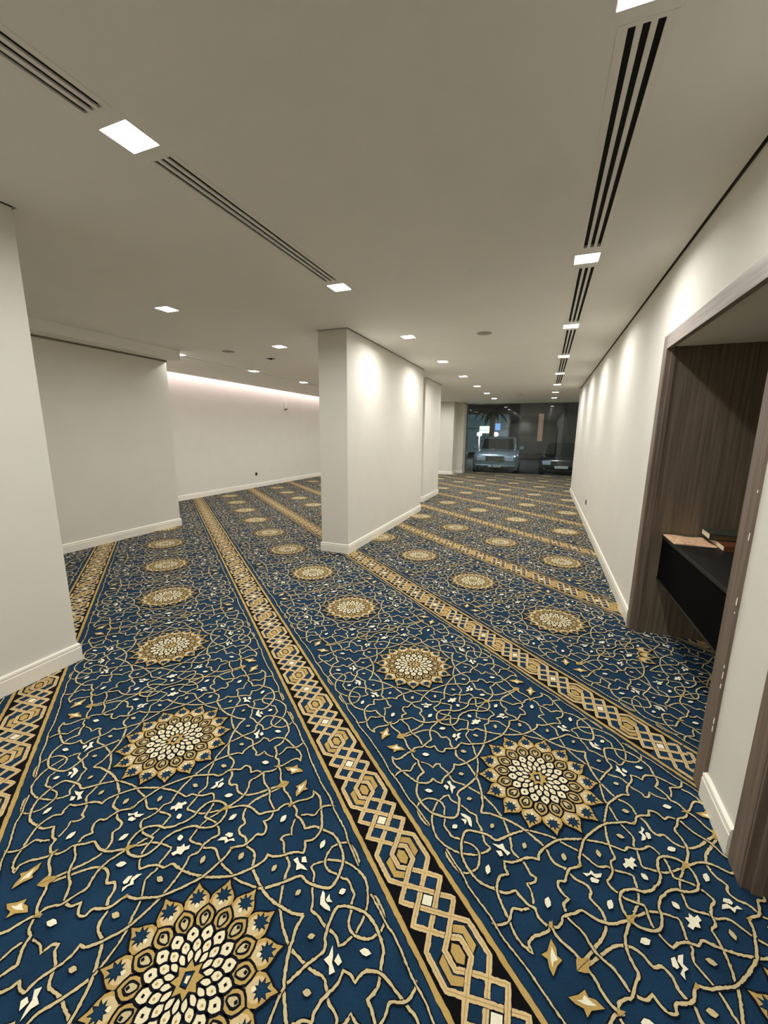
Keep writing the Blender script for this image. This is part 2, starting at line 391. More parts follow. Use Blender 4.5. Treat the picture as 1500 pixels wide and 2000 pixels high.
def make_tile(step, fine):
    cb=CB()
    dz=0.00017
    for k,(pts,wd) in enumerate(CURVES):
        base=cm(pts,step); z=0.0006+k*2*dz
        for mi,(su,sv) in enumerate(((1,1),(-1,1),(1,-1),(-1,-1))):
            P=base*np.array([su,sv]); zz=z+mi*0.00002
            cb.ribbon(P,(wd*.72+6.0)/1000,zz,DARK,0.0006 if fine else 0)
            cb.ribbon(P,(wd*.72-0.2)/1000,zz+dz,TAN,0.0008 if fine else 0)
    zt=0.0006+len(CURVES)*2*dz
    def shape(poly,mi,sy,out=0.0025,z=zt):
        A=np.array(poly,float)/1000
        for su,sv in sy:
            B=A*np.array([su,sv]); c=B.mean(0)
            d=B-c; nrm=np.maximum(1e-6,np.linalg.norm(d,axis=1))[:,None]
            if out: cb.poly(c+d*(1+out/nrm),z,DARK)
            cb.poly(B,z+dz,mi)
    Q=((1,1),(-1,1),(1,-1),(-1,-1))
    for p_ in NODES: shape(p_,GOLD,Q,0)
    for p_ in WHITE_Q: shape(p_,CREAM,Q)
    for p_ in WHITE_U+LEAF_WU: shape(p_,CREAM,((1,1),(1,-1)))
    for p_ in WHITE_V+LEAF_WV: shape(p_,CREAM,((1,1),(-1,1)))
    for p_ in LEAF_W: shape(p_,CREAM,Q)
    for p_ in LEAF_T: shape(p_,TAN,Q)
    shape(ARROW,GOLD,Q,0.003); shape(ARROWC,CREAM,Q,0,zt+dz)
    # medallion
    z=zt+0.0003
    a16=2*PI/16
    for k in range(16):
        th=a16*(k+0.5)
        if fine:
            cb.poly(ogee(.148,.268,.087,th),z,DARK); cb.poly(ogee(.152,.258,.077,th),z+dz,GOLD)
            cb.poly(ogee(.168,.238,.058,th),z+2*dz,PINK); cb.poly(ogee(.178,.230,.040,th),z+2.3*dz,TAN)
            c=np.array([math.cos(th),math.sin(th)]); fl=[]
            for j in range(18):
                a_=th+j*PI/9; back=abs(math.cos(j*PI/18)); r_=(.0255 if j%2==0 else .014)*(.62+.38*back)
                fl.append(c*.210+np.array([math.cos(a_),math.sin(a_)])*r_)
            cb.poly([c*.209+(np.array(q_)-c*.210)*1.22 for q_ in fl],z+2.7*dz,DARK); cb.poly(fl,z+3*dz,NAVY)
            cb.poly([c*.189+np.array([math.cos(j*PI/3+th),math.sin(j*PI/3+th)])*.0068 for j in range(6)],z+4*dz,IVORY)
        else:
            cb.poly(ogee(.148,.268,.087,th),z,DARK); cb.poly(ogee(.152,.258,.077,th),z+dz,GOLD); cb.poly(petal(.180,.229,.048,th),z+3*dz,NAVY)
    z2=z+6*dz
    cb.poly([(math.cos(j*PI/12)*.150,math.sin(j*PI/12)*.150) for j in range(24)],z2-dz,DARK)
    for k in range(16):
        th=a16*k; c=np.array([math.cos(th),math.sin(th)])
        cb.poly(petal(.104,.190,.066,th),z2,DARK); cb.poly(petal(.109,.183,.052,th),z2+dz,GOLD)
        if fine:
            cb.poly(petal(.126,.172,.036,th),z2+2*dz,DARK); cb.poly(petal(.132,.164,.021,th),z2+3*dz,TAN)
            cb.poly([c*.156+np.array([math.cos(j*PI/2+th),math.sin(j*PI/2+th)])*.0065 for j in range(4)],z2+4*dz,DARK)
        else: cb.poly(petal(.127,.165,.028,th),z2+3*dz,IVORY)
    z3=z2+6*dz
    for k in range(16):
        th=a16*(k+.5); c=np.array([math.cos(th),math.sin(th)])
        cb.poly(petal(.070,.137,.050,th),z3,DARK); cb.poly(petal(.078,.128,.033,th),z3+dz,IVORY)
        if fine: cb.poly([c*.109+np.array([math.cos(j*PI/2+th),math.sin(j*PI/2+th)])*.0055 for j in range(4)],z3+2*dz,DARK)
    z4=z3+4*dz
    for k in range(16):
        th=a16*k; c=np.array([math.cos(th),math.sin(th)])
        cb.poly(petal(.050,.103,.036,th),z4,DARK); cb.poly(petal(.057,.094,.0215,th),z4+dz,IVORY)
        if fine: cb.poly([c*.081+np.array([math.cos(j*PI/2+th),math.sin(j*PI/2+th)])*.0045 for j in range(4)],z4+2*dz,GOLD)
    z5=z4+4*dz
    for k in range(16):
        th=a16*(k+.5); cb.poly(petal(.032,.074,.026,th),z5,DARK); cb.poly(petal(.038,.068,.015,th),z5+dz,IVORY)
    def star(r1,r2,z,mi,n=8,ph=0.35): cb.poly([((r1 if j%2==0 else r2)*math.cos(ph+j*PI/n),(r1 if j%2==0 else r2)*math.sin(ph+j*PI/n)) for j in range(2*n)],z,mi)
    z6=z5+4*dz
    star(.050,.036,z6,DARK); star(.044,.028,z6+dz,GOLD)
    def rect(w_,h_,z,mi): cb.poly([(-w_,-h_*.3),(-w_*.3,-h_),(w_,-h_*.2),(w_*.5,h_)],z,mi)
    rect(.021,.021,z6+2*dz,DARK); rect(.016,.016,z6+2.5*dz,NAVY); rect(.009,.009,z6+3*dz,IVORY)
    return cb
BU=0.3135
def make_border():
    """two units of the interlaced border band, centre line v=0, u 0..2*BU"""
    cb=CB(); L2=2*BU; dz=0.00017
    cb.poly([(0,-.100),(L2,-.100),(L2,.100),(0,.100)],0.0005,BLACK)
    for s in (1,-1):
        P=np.c_[np.linspace(0,L2,40),np.full(40,s*.1065)]
        cb.ribbon(P,.021,.0006,DARK,0.0); cb.ribbon(P,.0165,.0009,GOLD,.0009)
    # navy cells
    def cell(x,y,a,b,mi,z=.0008):
        cb.poly([(x-a,y),(x,y-b),(x+a,y),(x,y+b)],z,mi)
    for i in range(2):
        o=BU*(i+0.5)
        cb.poly([(o-.047,.08),(o-.084,.04),(o-.120,0),(o-.084,-.04),(o-.047,-.08),(o+.047,-.08),(o+.084,-.04),(o+.120,0),(o+.084,.04),(o+.047,.08)],.0007,NAVY)
        for sx in (1,-1):
            cell(o+sx*.084,0,.034,.036,NAVY)
            for sy in (1,-1): cell(o+sx*.120,sy*.04,.034,.036,NAVY)
        e=o+BU/2
        for ee in (e,e-BU):
            if -0.01<=ee<=L2+0.01:
                if ee<0.01: cb.poly([(0,-.036),(.034,0),(0,.036)],.0009,DARK); cb.poly([(0,-.022),(.020,0),(0,.022)],.0010,CREAM)
                elif ee>L2-0.01: cb.poly([(L2,-.036),(L2-.034,0),(L2,.036)],.0009,DARK); cb.poly([(L2,-.022),(L2-.020,0),(L2,.022)],.0010,CREAM)
                elif i==0: cell(ee,0,.034,.036,DARK,.0009); cell(ee,0,.020,.022,CREAM,.0010)
        for s in (1,-1):
            arc=[(.066,.030),(.045,.061),(-.010,.061),(-.022,.038),(.030,.044),(.050,.018)]
            A=[(o+s*x,s*y) for x,y in arc]; c=np.mean(A,0)
            cb.poly([(c[0]+(x-c[0])*1.12,c[1]+(y-c[1])*1.22) for x,y in A],.0009,DARK); cb.poly(A,.0010,GOLD)
        hx=[(.034,0),(.016,.019),(-.016,.019),(-.034,0),(-.016,-.019),(.016,-.019)]
        cb.poly([(o+1.15*x,1.2*y) for x,y in hx],.0009,DARK); cb.poly([(o+.85*x,.85*y) for x,y in hx],.0010,GOLD)
    # strands, one unit shifted copies and their mirror images
    T=[(0,.08),(.047,.08),(.084,.04),(.120,0),(.157,-.04),(.193,-.08),(.230,-.04),(.2665,0),(.2885,.030),(.3385,.030),(.3605,0),(.397,-.04),(.434,-.08),(.470,-.04),(.507,0),(.543,.04),(.580,.08),(.627,.08)]
    T=np.array(T)
    for sh in (0,1):
        for s in (1,-1):
            P=T.copy(); P[:,1]*=s; P[:,0]+=BU*0.5+sh*BU
            Pw=np.vstack([P-[L2,0],P,P+[L2,0]])
            # pieces centred on the vertices, alternately over and under
            mids=(Pw[:-1]+Pw[1:])/2
            for i in range(1,len(Pw)-1):
                a,b,c_=mids[i-1],Pw[i],mids[i]
                if not (-1e-7<=b[0]<L2-1e-7): continue
                lev=((i%2)+(0 if s>0 else 1))%2
                z=.0012+lev*.0007+(0.00003 if sh else 0)
                ctl=np.array([a,b,c_]); 
                seg=np.vstack([np.linspace(a,b,4)[:-1],np.linspace(b,c_,4)])
                cb.ribbon(seg,.0205,z,DARK,0.0004); cb.ribbon(seg,.0165,z+.0002,PINK,0.0006)
                cb.ribbon(seg,.0028,z+.0003,GOLD,0.0)
    return cb
NICHE=[(XR+.01,N1[0],1.91,N1[1])]
ROOMS=[(XF,4.7,XR+.01,16.35),(XL,Y0,XR+.01,4.7),(XR+.01,N2[0],1.46,N2[1]),(XR+.01,11.85,2.3,16.35)]
def pack(cb):
    V=np.vstack(cb.V); ln=np.array([len(f) for f in cb.F]); idx=np.concatenate([np.array(f) for f in cb.F])
    st=np.r_[0,np.cumsum(ln)[:-1]]
    cen=np.add.reduceat(V[idx][:,:2],st,axis=0)/ln[:,None]
    return V,ln,idx,np.array(cb.M),cen
def inside(P,rooms):
    k=np.zeros(len(P),bool)
    for a,b,c_,d in rooms: k|=(P[:,0]>a)&(P[:,0]<c_)&(P[:,1]>b)&(P[:,1]<d)
    return k
tiles={'fine':pack(make_tile(.007,True)),'mid':pack(make_tile(.012,True)),'far':pack(make_tile(.022,False))}
bord=pack(make_border())
AV=[];AL=[];AI=[];AM=[];nv=0
def put(pk,org,rooms=None):
    global nv
    V,ln,idx,mm,cen=pk
    wc=org+cen[:,0:1]*UD+cen[:,1:2]*VD
    keep=inside(wc,rooms or ROOMS)
    if not keep.any(): return
    W3=np.c_[org+V[:,0:1]*UD+V[:,1:2]*VD, V[:,2]]
    ki=np.repeat(keep,ln); id2=idx[ki]
    used,inv=np.unique(id2,return_inverse=True)
    AV.append(W3[used]); AI.append(inv+nv); AL.append(ln[keep]); AM.append(mm[keep]); nv+=len(used)
def near_vis(o):   # rough view test: skip pieces behind the viewer
    d=o-np.array([0,0]); f=np.array([-math.sin(YAW),math.cos(YAW)]); return d@f>-1.2
for k in range(-5,13):
    for i in range(-6,16):
        o=C1+UD*(i*PU)+VD*rowv(k)
        if not (-8.3<o[0]<3.2 and -3<o[1]<17.2) or not near_vis(o): continue
        d=math.hypot(o[0],o[1]); put(tiles['fine' if d<3.0 else ('mid' if d<6.5 else 'far')],o)
    vb=(rowv(k)+rowv(k+1))/2
    for j in range(-10,26):
        o=C1+UD*(j*2*BU-BU*0.5+0.004)+VD*vb
        if -8.3<o[0]<3.2 and -3<o[1]<17.2 and near_vis(o): put(bord,o)
for i in range(-4,2):   # the niche has its own offcut, laid half a pattern along
    put(tiles['fine'],C1+UD*((i+.5)*PU)+VD*rowv(1),NICHE)
for k in (0,1):
    for j in range(-6,2): put(bord,C1+UD*(j*2*BU+.1)+VD*(rowv(k)+rowv(k+1))/2,NICHE)
# ground cloth of the carpet
for a,b,c_,d in ROOMS+NICHE:
    AV.append(np.array([(a,b,0),(c_,b,0),(c_,d,0),(a,d,0)])); AI.append(np.array([0,1,2,3])+nv); AL.append(np.array([4])); AM.append(np.array([NAVY])); nv+=4
AV=np.vstack(AV); AI=np.concatenate(AI); AL=np.concatenate(AL); AM=np.concatenate(AM)
me=bpy.data.meshes.new('floor'); me.vertices.add(len(AV)); me.vertices.foreach_set('co',AV.astype(np.float32).ravel())
me.loops.add(len(AI)); me.loops.foreach_set('vertex_index',AI.astype(np.int32))
me.polygons.add(len(AL)); me.polygons.foreach_set('loop_start',np.r_[0,np.cumsum(AL)[:-1]].astype(np.int32))
me.polygons.foreach_set('loop_total',AL.astype(np.int32)); me.polygons.foreach_set('material_index',AM.astype(np.int32))
for mm in (pile('carpet_navy',(21,49,73),0.30),pile('carpet_outline',(13,16,24),0.1),pile('carpet_tan',(190,174,132),0.14),pile('carpet_gold',(174,146,86),0.14),
           pile('carpet_rose_beige',(200,175,130),0.12),pile('carpet_cream',(226,221,196),0.08),pile('carpet_black',(8,7,9),0.1),pile('carpet_ivory',(222,211,176),0.10)): me.materials.append(mm)
me.update(calc_edges=True); me.validate()
fo=bpy.data.objects.new('floor',me); C.objects.link(fo)
tagk(fo,'structure','navy wall-to-wall patterned carpet with gold medallions, scrolling vines and braided black borders')
print('carpet faces',len(AL))
q=MB(); 
for a,b,c_,d in ROOMS+NICHE: q.box((a-.1,b-.1,-.2),(c_+.1,d+.1,-.004))
tagk(q.build('floor_slab',M['gap']))

# ------------------------------------------------------------------ recessed ceiling lights
def make_light(loc):
    e=empty('ceiling_light',loc)
    q=MB(); t=0.0035; s=LS+0.004
    for a,b in (((-s,-s),(s,-LS+t)),((-s,LS-t),(s,s)),((-s,-LS+t),(-LS+t,LS-t)),((LS-t,-LS+t),(s,LS-t))):
        q.box((a[0],a[1],-0.0025),(b[0],b[1],0.0))
    q.build('frame',M['trimw'],e)
    q=MB(); q.box((-LS+.001,-LS+.001,0.004),(LS-.001,LS-.001,0.012)); q.build('diffuser',M['lamp'],e)
    ld=bpy.data.lights.new('ceiling_light_lamp','AREA'); ld.shape='SQUARE'; ld.size=0.07; ld.energy=LAMP_W; ld.color=LAMP_COL; ld.spread=math.radians(166)
    lo=bpy.data.objects.new('ceiling_light_lamp',ld); C.objects.link(lo); lo.parent=e; lo.location=(0,0,0.0025)
    return e
proto=make_light((LIGHTS_A[0][0],LIGHTS_A[0][1],H)); first=True
ORD=['first','second','third','fourth','fifth','sixth','seventh','eighth']
def lights(lst, mk, group):
    global first
    for i,(x,y) in enumerate(lst):
        if first: o=proto; first=False
        else:
            o=copy_tree(proto); o.location=(x,y,H)
        tag(o, mk(i,x,y), 'ceiling light', group)
def lab_a(i,x,y):
    if y<1: return 'square recessed ceiling light behind the camera, in line with the left slot grilles'
    return ['largest square recessed ceiling light, between the two left slot grilles','square ceiling light at the far end of the left slot grille','square ceiling light just right of the long middle wall, nearest along it',
            'square ceiling light beside the far end of the long middle wall','square ceiling light by the second middle pillar, fourth beyond the left grille',
            'small square ceiling light where the thin cross slot meets the left line','small square ceiling light in the left line, first beyond the thin cross slot','smallest square ceiling light of the left line, nearest the glass front'][i]
lights(LIGHTS_A, lab_a, 'recessed lights of the middle line')
def lab_b(i,x,y):
    if y<1: return 'square recessed ceiling light behind the camera, in line with the right slot grilles'
    return ['square ceiling light cut off by the top edge, before the nearest right slot grille','bright square ceiling light between the first and second right slot grilles','square ceiling light between the second and third right slot grilles',
            'square ceiling light between the third and fourth right slot grilles','square ceiling light between the fourth and fifth right slot grilles',
            'small square ceiling light where the right grilles end at the thin cross slot','small square ceiling light first beyond the end of the right grilles','smallest square ceiling light in the right line, closest to the glass front'][i]
lights(LIGHTS_B, lab_b, 'recessed lights of the right line')
def lab_c(i,x,y):
    if y<3: return 'square recessed ceiling light behind the near left pillar'
    return (['square ceiling light alone on the left, before the dropped bulkhead','square ceiling light left of the middle wall, above the small dark sensor']+['square ceiling light in the side hall hidden behind the middle wall']*6)[i]
lights(LIGHTS_C, lab_c, 'recessed lights of the side hall')
def lab_d(i,x,y):
    return (['small square ceiling light at the corner of the left wall and bulkhead','small square ceiling light midway along the thin slot of the side hall','small square ceiling light on the thin side hall slot, closest to the middle wall']+['square ceiling light on the side hall slot hidden behind the middle wall']*4)[i]
lights(LIGHTS_D, lab_d, 'recessed lights on the side hall slot')

# ------------------------------------------------------------------ slot grilles
def grille(xc,y0,y1,label,group):
    e=empty('slot_grille',(xc,y0,H)); L=y1-y0
    q=MB(); t=0.0018
    bars=[(-GW,-0.049),(0.049,GW)]
    for a,b in bars: q.box((a,0,-t),(b,L,0.006))
    q.box((-0.049,0,-t),(0.049,0.014,0.006)); q.box((-0.049,L-0.014,-t),(0.049,L,0.006))
    q.build('frame',M['grille'],e)
    for a,b in ((-0.028,-0.0105),(0.0105,0.028)):
        q=MB(); q.box((a,0.014,-t),(b,L-0.014,0.006)); q.build('slat',M['grille'],e)
    q=MB(); q.box((-0.062,0.008,0.020),(0.062,L-0.008,0.030)); q.build('duct_backing',M['duct'],e)
    tag(e,label,'air grille',group)
gl=['long white three-slot air grille at the upper right, nearest the camera','three-slot air grille, second along the right wall','three-slot air grille, third along the right wall','three-slot air grille, fourth along the right wall','three-slot air grille, farthest and smallest along the right wall']
for (x,a,b),t in zip(GR,gl): grille(x,a,b,t,'slot grilles along the right line')
grille(*GRL[0],'three-slot air grille cut off by the left edge, before the largest light','slot grilles of the left line')
grille(*GRL[1],'long three-slot air grille running between the largest light and the next one','slot grilles of the left line')
for (a,b,c_,d),t in zip(SLOT,('thin dark slot running along the side hall ceiling between its small lights','thin dark slot crossing the far ceiling between the two lines of lights')):
    q=MB(); q.box((a+.002,b+.002,H+.026),(c_-.002,d-.002,H+.034)); o=q.build('ceiling_slot',M['duct']); tag(o,t,'ceiling slot')

# speakers, sensor
def disc(x,y,r,label):
    e=empty('ceiling_speaker',(x,y,H))
    q=MB(); q.lathe((0,0,0),[(r*.86,0.0),(r*.98,0.0),(r,-.002),(r*.97,-.005),(r*.9,-.006)],48); q.build('rim',M['grille'],e)
    q=MB(); q.lathe((0,0,0),[(r*.88,-.0045),(r*.88,-.0068),(r*.4,-.0085)],48); q.build('speaker_mesh',M['speaker'],e)
    tag(e,label,'ceiling speaker','round ceiling speakers')
disc(-0.767,5.12,0.10,'round grey ceiling speaker in the corridor, right of the long middle wall')
disc(-4.47,4.98,0.10,'round grey ceiling speaker in the side hall ceiling')
disc(-0.80,13.0,0.10,'small far round ceiling speaker near the glass front')
e=empty('ceiling_sensor',(-4.238,5.68,H)); q=MB(); q.box((-.055,-.04,-.010),(.055,.04,0)); q.build('housing',M['plastic_b'],e,bevel=.004); q=MB(); q.lathe((0,0,0),[(.02,-.0098),(.018,-.018),(.008,-.022)],20); q.build('lens',M['duct'],e)
tag(e,'small dark rectangular sensor on the side hall ceiling','sensor')

# cove light strip
q=MB(); q.box((XCE+0.015,4.75,WZ+0.021),(XCE+0.04,16.3,WZ+0.033)); o=q.build('cove_light_strip',M['led']); tag(o,'hidden light strip glowing along the top of the far left wall','light strip')
la=bpy.data.lights.new('cove_light_strip_lamp','AREA'); la.shape='RECTANGLE'; la.size=11.4; la.size_y=0.03; la.energy=26; la.color=(1.0,0.84,0.88)
lo=bpy.data.objects.new('cove_light_strip_lamp',la); C.objects.link(lo); lo.location=(XCE-0.02,10.5,WZ+0.06); lo.rotation_euler=(0,math.radians(62),PI/2*0)
lo.rotation_euler=Matrix(((0,0.55,0.83),(1,0,0),(0,0.83,-0.55))).to_euler() if False else (0,0,0)
# aim: local -Z towards the wall and slightly down, long side along Y
zx=Vector((0.80,0,0.60)); yx=Vector((0,1,0)); xx=yx; yy=zx.cross(xx)
lo.rotation_euler=Matrix(((xx.x,yy.x,zx.x),(xx.y,yy.y,zx.y),(xx.z,yy.z,zx.z))).to_euler()
lo.parent=o

# wall fittings
def outlet(name,pos,axis,label):
    e=empty(name,pos); s=1 if axis=='+x' else -1
    q=MB(); q.box((0,-.04,-.04) if s>0 else (-.009,-.04,-.04),(.009,.04,.04) if s>0 else (0,.04,.04)); q.build('plate',M['plastic_b'],e,bevel=.004)
    q=MB(); q.lathe((.009*s,0,0),[(.022,0.0),(.022,.002*s),(.019,.0022*s)],24,axis='x'); q.build('socket_ring',M['black'],e)
    tag(e,label,'wall socket')
outlet('wall_socket',(XF,9.02,0.37),'+x','black wall socket low on the far left wall')
outlet('wall_socket',(XR,7.62,0.375),'-x','black wall socket low on the right wall')
e=empty('wall_sounder',(XF,10.50,2.32))
q=MB(); q.box((0,-.055,-.11),(.07,.055,.13)); q.build('housing',M['plastic_w'],e,bevel=.012,seg=3)
q=MB(); q.box((.005,-.04,-.125),(.06,.04,-.108)); q.build('sensor_window',M['plastic_b'],e,bevel=.003)
tag(e,'small white box-shaped fitting high on the far left wall below the cove','wall fitting')

# ------------------------------------------------------------------ black floating shelf with books
e=empty('floating_shelf',(0.86,N1[0]+.03,0.45))
yy0,yy1=0,N1[1]-.02-.012-(N1[0]+.03)
q=MB(); q.box((0,yy0,0.315),(0.62,yy1,0.34)); q.build('top_board',M['black'],e,bevel=.002)
M['black_m']=mat('black_panel_and_shade',srgb(4,4,5),0.9,spec=.05,var=.1)
q=MB(); q.box((0.0,yy0,0.0),(0.62,yy1,0.012)); q.build('bottom_board',M['black'],e,bevel=.0015)
q=MB(); q.box((0.005,yy0,0.012),(0.025,yy1,0.315)); q.build('front_shade_sheet',M['black_m'],e)  # black sheet across the open front stands in for the dark interior
q=MB(); q.box((0.60,yy0,0.012),(0.62,yy1,0.315)); q.build('back_panel',M['black_m'],e)
tag(e,'black floating box shelf inside the brown panelled niche','shelf')
ZT=0.79
M['page']=mat('page_edges',srgb(226,214,180),0.8,var=0.10,vscale=3,stretch=(4,4,700))
M['cover_br']=mat('brown_leather_cover',srgb(96,52,28),0.5,var=0.25,vscale=40,bump=.2)
M['cover_gr']=mat('dark_green_cover',srgb(52,54,42),0.5,var=0.25,vscale=40,bump=.2)
M['foil']=mat('gold_foil',srgb(200,160,90),0.35,metal=.8,var=.1)
M['rosy']=mat('rose_marbled_paper',srgb(204,150,128),0.7,col2=srgb(230,202,160),vscale=38,bump=.1)
def book(name,loc,rz,L,Wd,T,cov,label):
    """long side along x, spine on the +y... pages visible on the -x end"""
    e=empty(name,loc,rz); c=.003
    q=MB(); q.box((0.004,0.006,c),(L-.004,Wd-.004,T-c)); q.build('pages',M['page'],e,bevel=.001)
    q=MB(); q.box((0,0,0),(L,Wd,c)); q.box((0,0,T-c),(L,Wd,T)); q.box((0,0,0),(L,c,T)); q.build('cover',cov,e,bevel=.0015)
    q=MB(); q.box((.02,-.0006,T*.3),(L-.02,.0002,T*.42)); q.box((.02,-.0006,T*.62),(L-.02,.0002,T*.70)); q.build('spine_lines',M['foil'],e)
    tag(e,label,'book'); return e
book('book',(1.100,3.045,ZT),math.radians(-3),0.24,0.335,0.036,M['cover_br'],'lower thick brown book with cream page edges on the black shelf')
book('book',(1.068,3.20,ZT+.0365),math.radians(-4),0.27,0.20,0.042,M['cover_gr'],'dark green book lying on top of the brown book')
e=empty('booklet',(0.862,3.135,ZT),0)
q=MB()
n=14
vs=[];fs=[]
for i in range(n+1):
    for j in range(2):
        x=i/n*0.238; y=j*0.272+ (0.018*x); z=0.0045+0.004*math.sin(i/n*PI*2+.4*j)
        vs.append((x,y,z))
for i in range(n): fs.append((i*2,i*2+2,i*2+3,i*2+1))
m0=len(vs); vs+= [(x,y,0.0) for x,y,z in vs]
fs+=[(f[3]+m0,f[2]+m0,f[1]+m0,f[0]+m0) for f in fs[:n]]
for i in range(n): fs.append((i*2,i*2+m0,i*2+2+m0,i*2+2)); fs.append((i*2+1,i*2+3,i*2+3+m0,i*2+1+m0))
fs.append((0,1,1+m0,m0)); fs.append((2*n,2*n+m0,2*n+1+m0,2*n+1))
q.add(vs,fs); q.build('pages',M['rosy'],e)
tag(e,'thin rose and beige marbled booklet at the far end of the black shelf','booklet')

# ------------------------------------------------------------------ glass front and the street at night
M['glass']=bpy.data.materials.new('window_glass'); M['glass'].use_nodes=True
nt=M['glass'].node_tree; 
for n_ in list(nt.nodes): nt.nodes.remove(n_)
out=nt.nodes.new('ShaderNodeOutputMaterial'); mx=nt.nodes.new('ShaderNodeMixShader'); tr=nt.nodes.new('ShaderNodeBsdfTransparent'); gs=nt.nodes.new('ShaderNodeBsdfGlossy')
tr.inputs[0].default_value=(0.72,0.76,0.76,1); gs.inputs['Roughness'].default_value=0.0; gs.inputs[0].default_value=(0.9,0.95,0.95,1)
fr=nt.nodes.new('ShaderNodeFresnel'); fr.inputs[0].default_value=1.5
ml=nt.nodes.new('ShaderNodeMath'); ml.operation='MULTIPLY'; ml.inputs[1].default_value=1.4
nt.links.new(fr.outputs[0],ml.inputs[0]); nt.links.new(ml.outputs[0],mx.inputs[0]); nt.links.new(tr.outputs[0],mx.inputs[1]); nt.links.new(gs.outputs[0],mx.inputs[2]); nt.links.new(mx.outputs[0],out.inputs[0])
M['mull']=mat('grey_aluminium',srgb(120,120,116),0.4,metal=.7,var=.05)
e=empty('window_1',(0,YG,0)); tagk(e)
for a,b in ((-2.90,-0.93),(-0.925,1.05),(1.055,2.30)):
    q=MB(); q.box((a,-.006,.03),(b,.006,H-.02)); q.build('glass_pane',M['glass'],e)
q=MB(); q.box((-2.95,-.03,0),(2.3,.03,.03)); q.build('bottom_rail',M['mull'],e)
q=MB(); q.box((-2.95,-.03,H-.02),(2.3,.03,H+.03)); q.build('top_rail',M['mull'],e)
q=MB(); q.box((-2.95,-.035,.03),(-2.90,.035,H-.02)); q.build('side_post',M['mull'],e)

GZ=-0.30
M['asphalt']=mat('asphalt',srgb(52,52,54),0.85,var=0.25,vscale=30,bump=.3)
M['paving']=mat('paving_stone',srgb(96,92,86),0.8,var=0.2,vscale=12)
q=MB(); q.box((-40,16.5,GZ-.2),(40,80,GZ)); o=q.build('ground_street',M['asphalt']); tagk(o)
q=MB(); q.box((-8,16.45,GZ),(8,17.05,-0.30+.005)); o=q.build('ground_sidewalk',M['paving']); tagk(o)

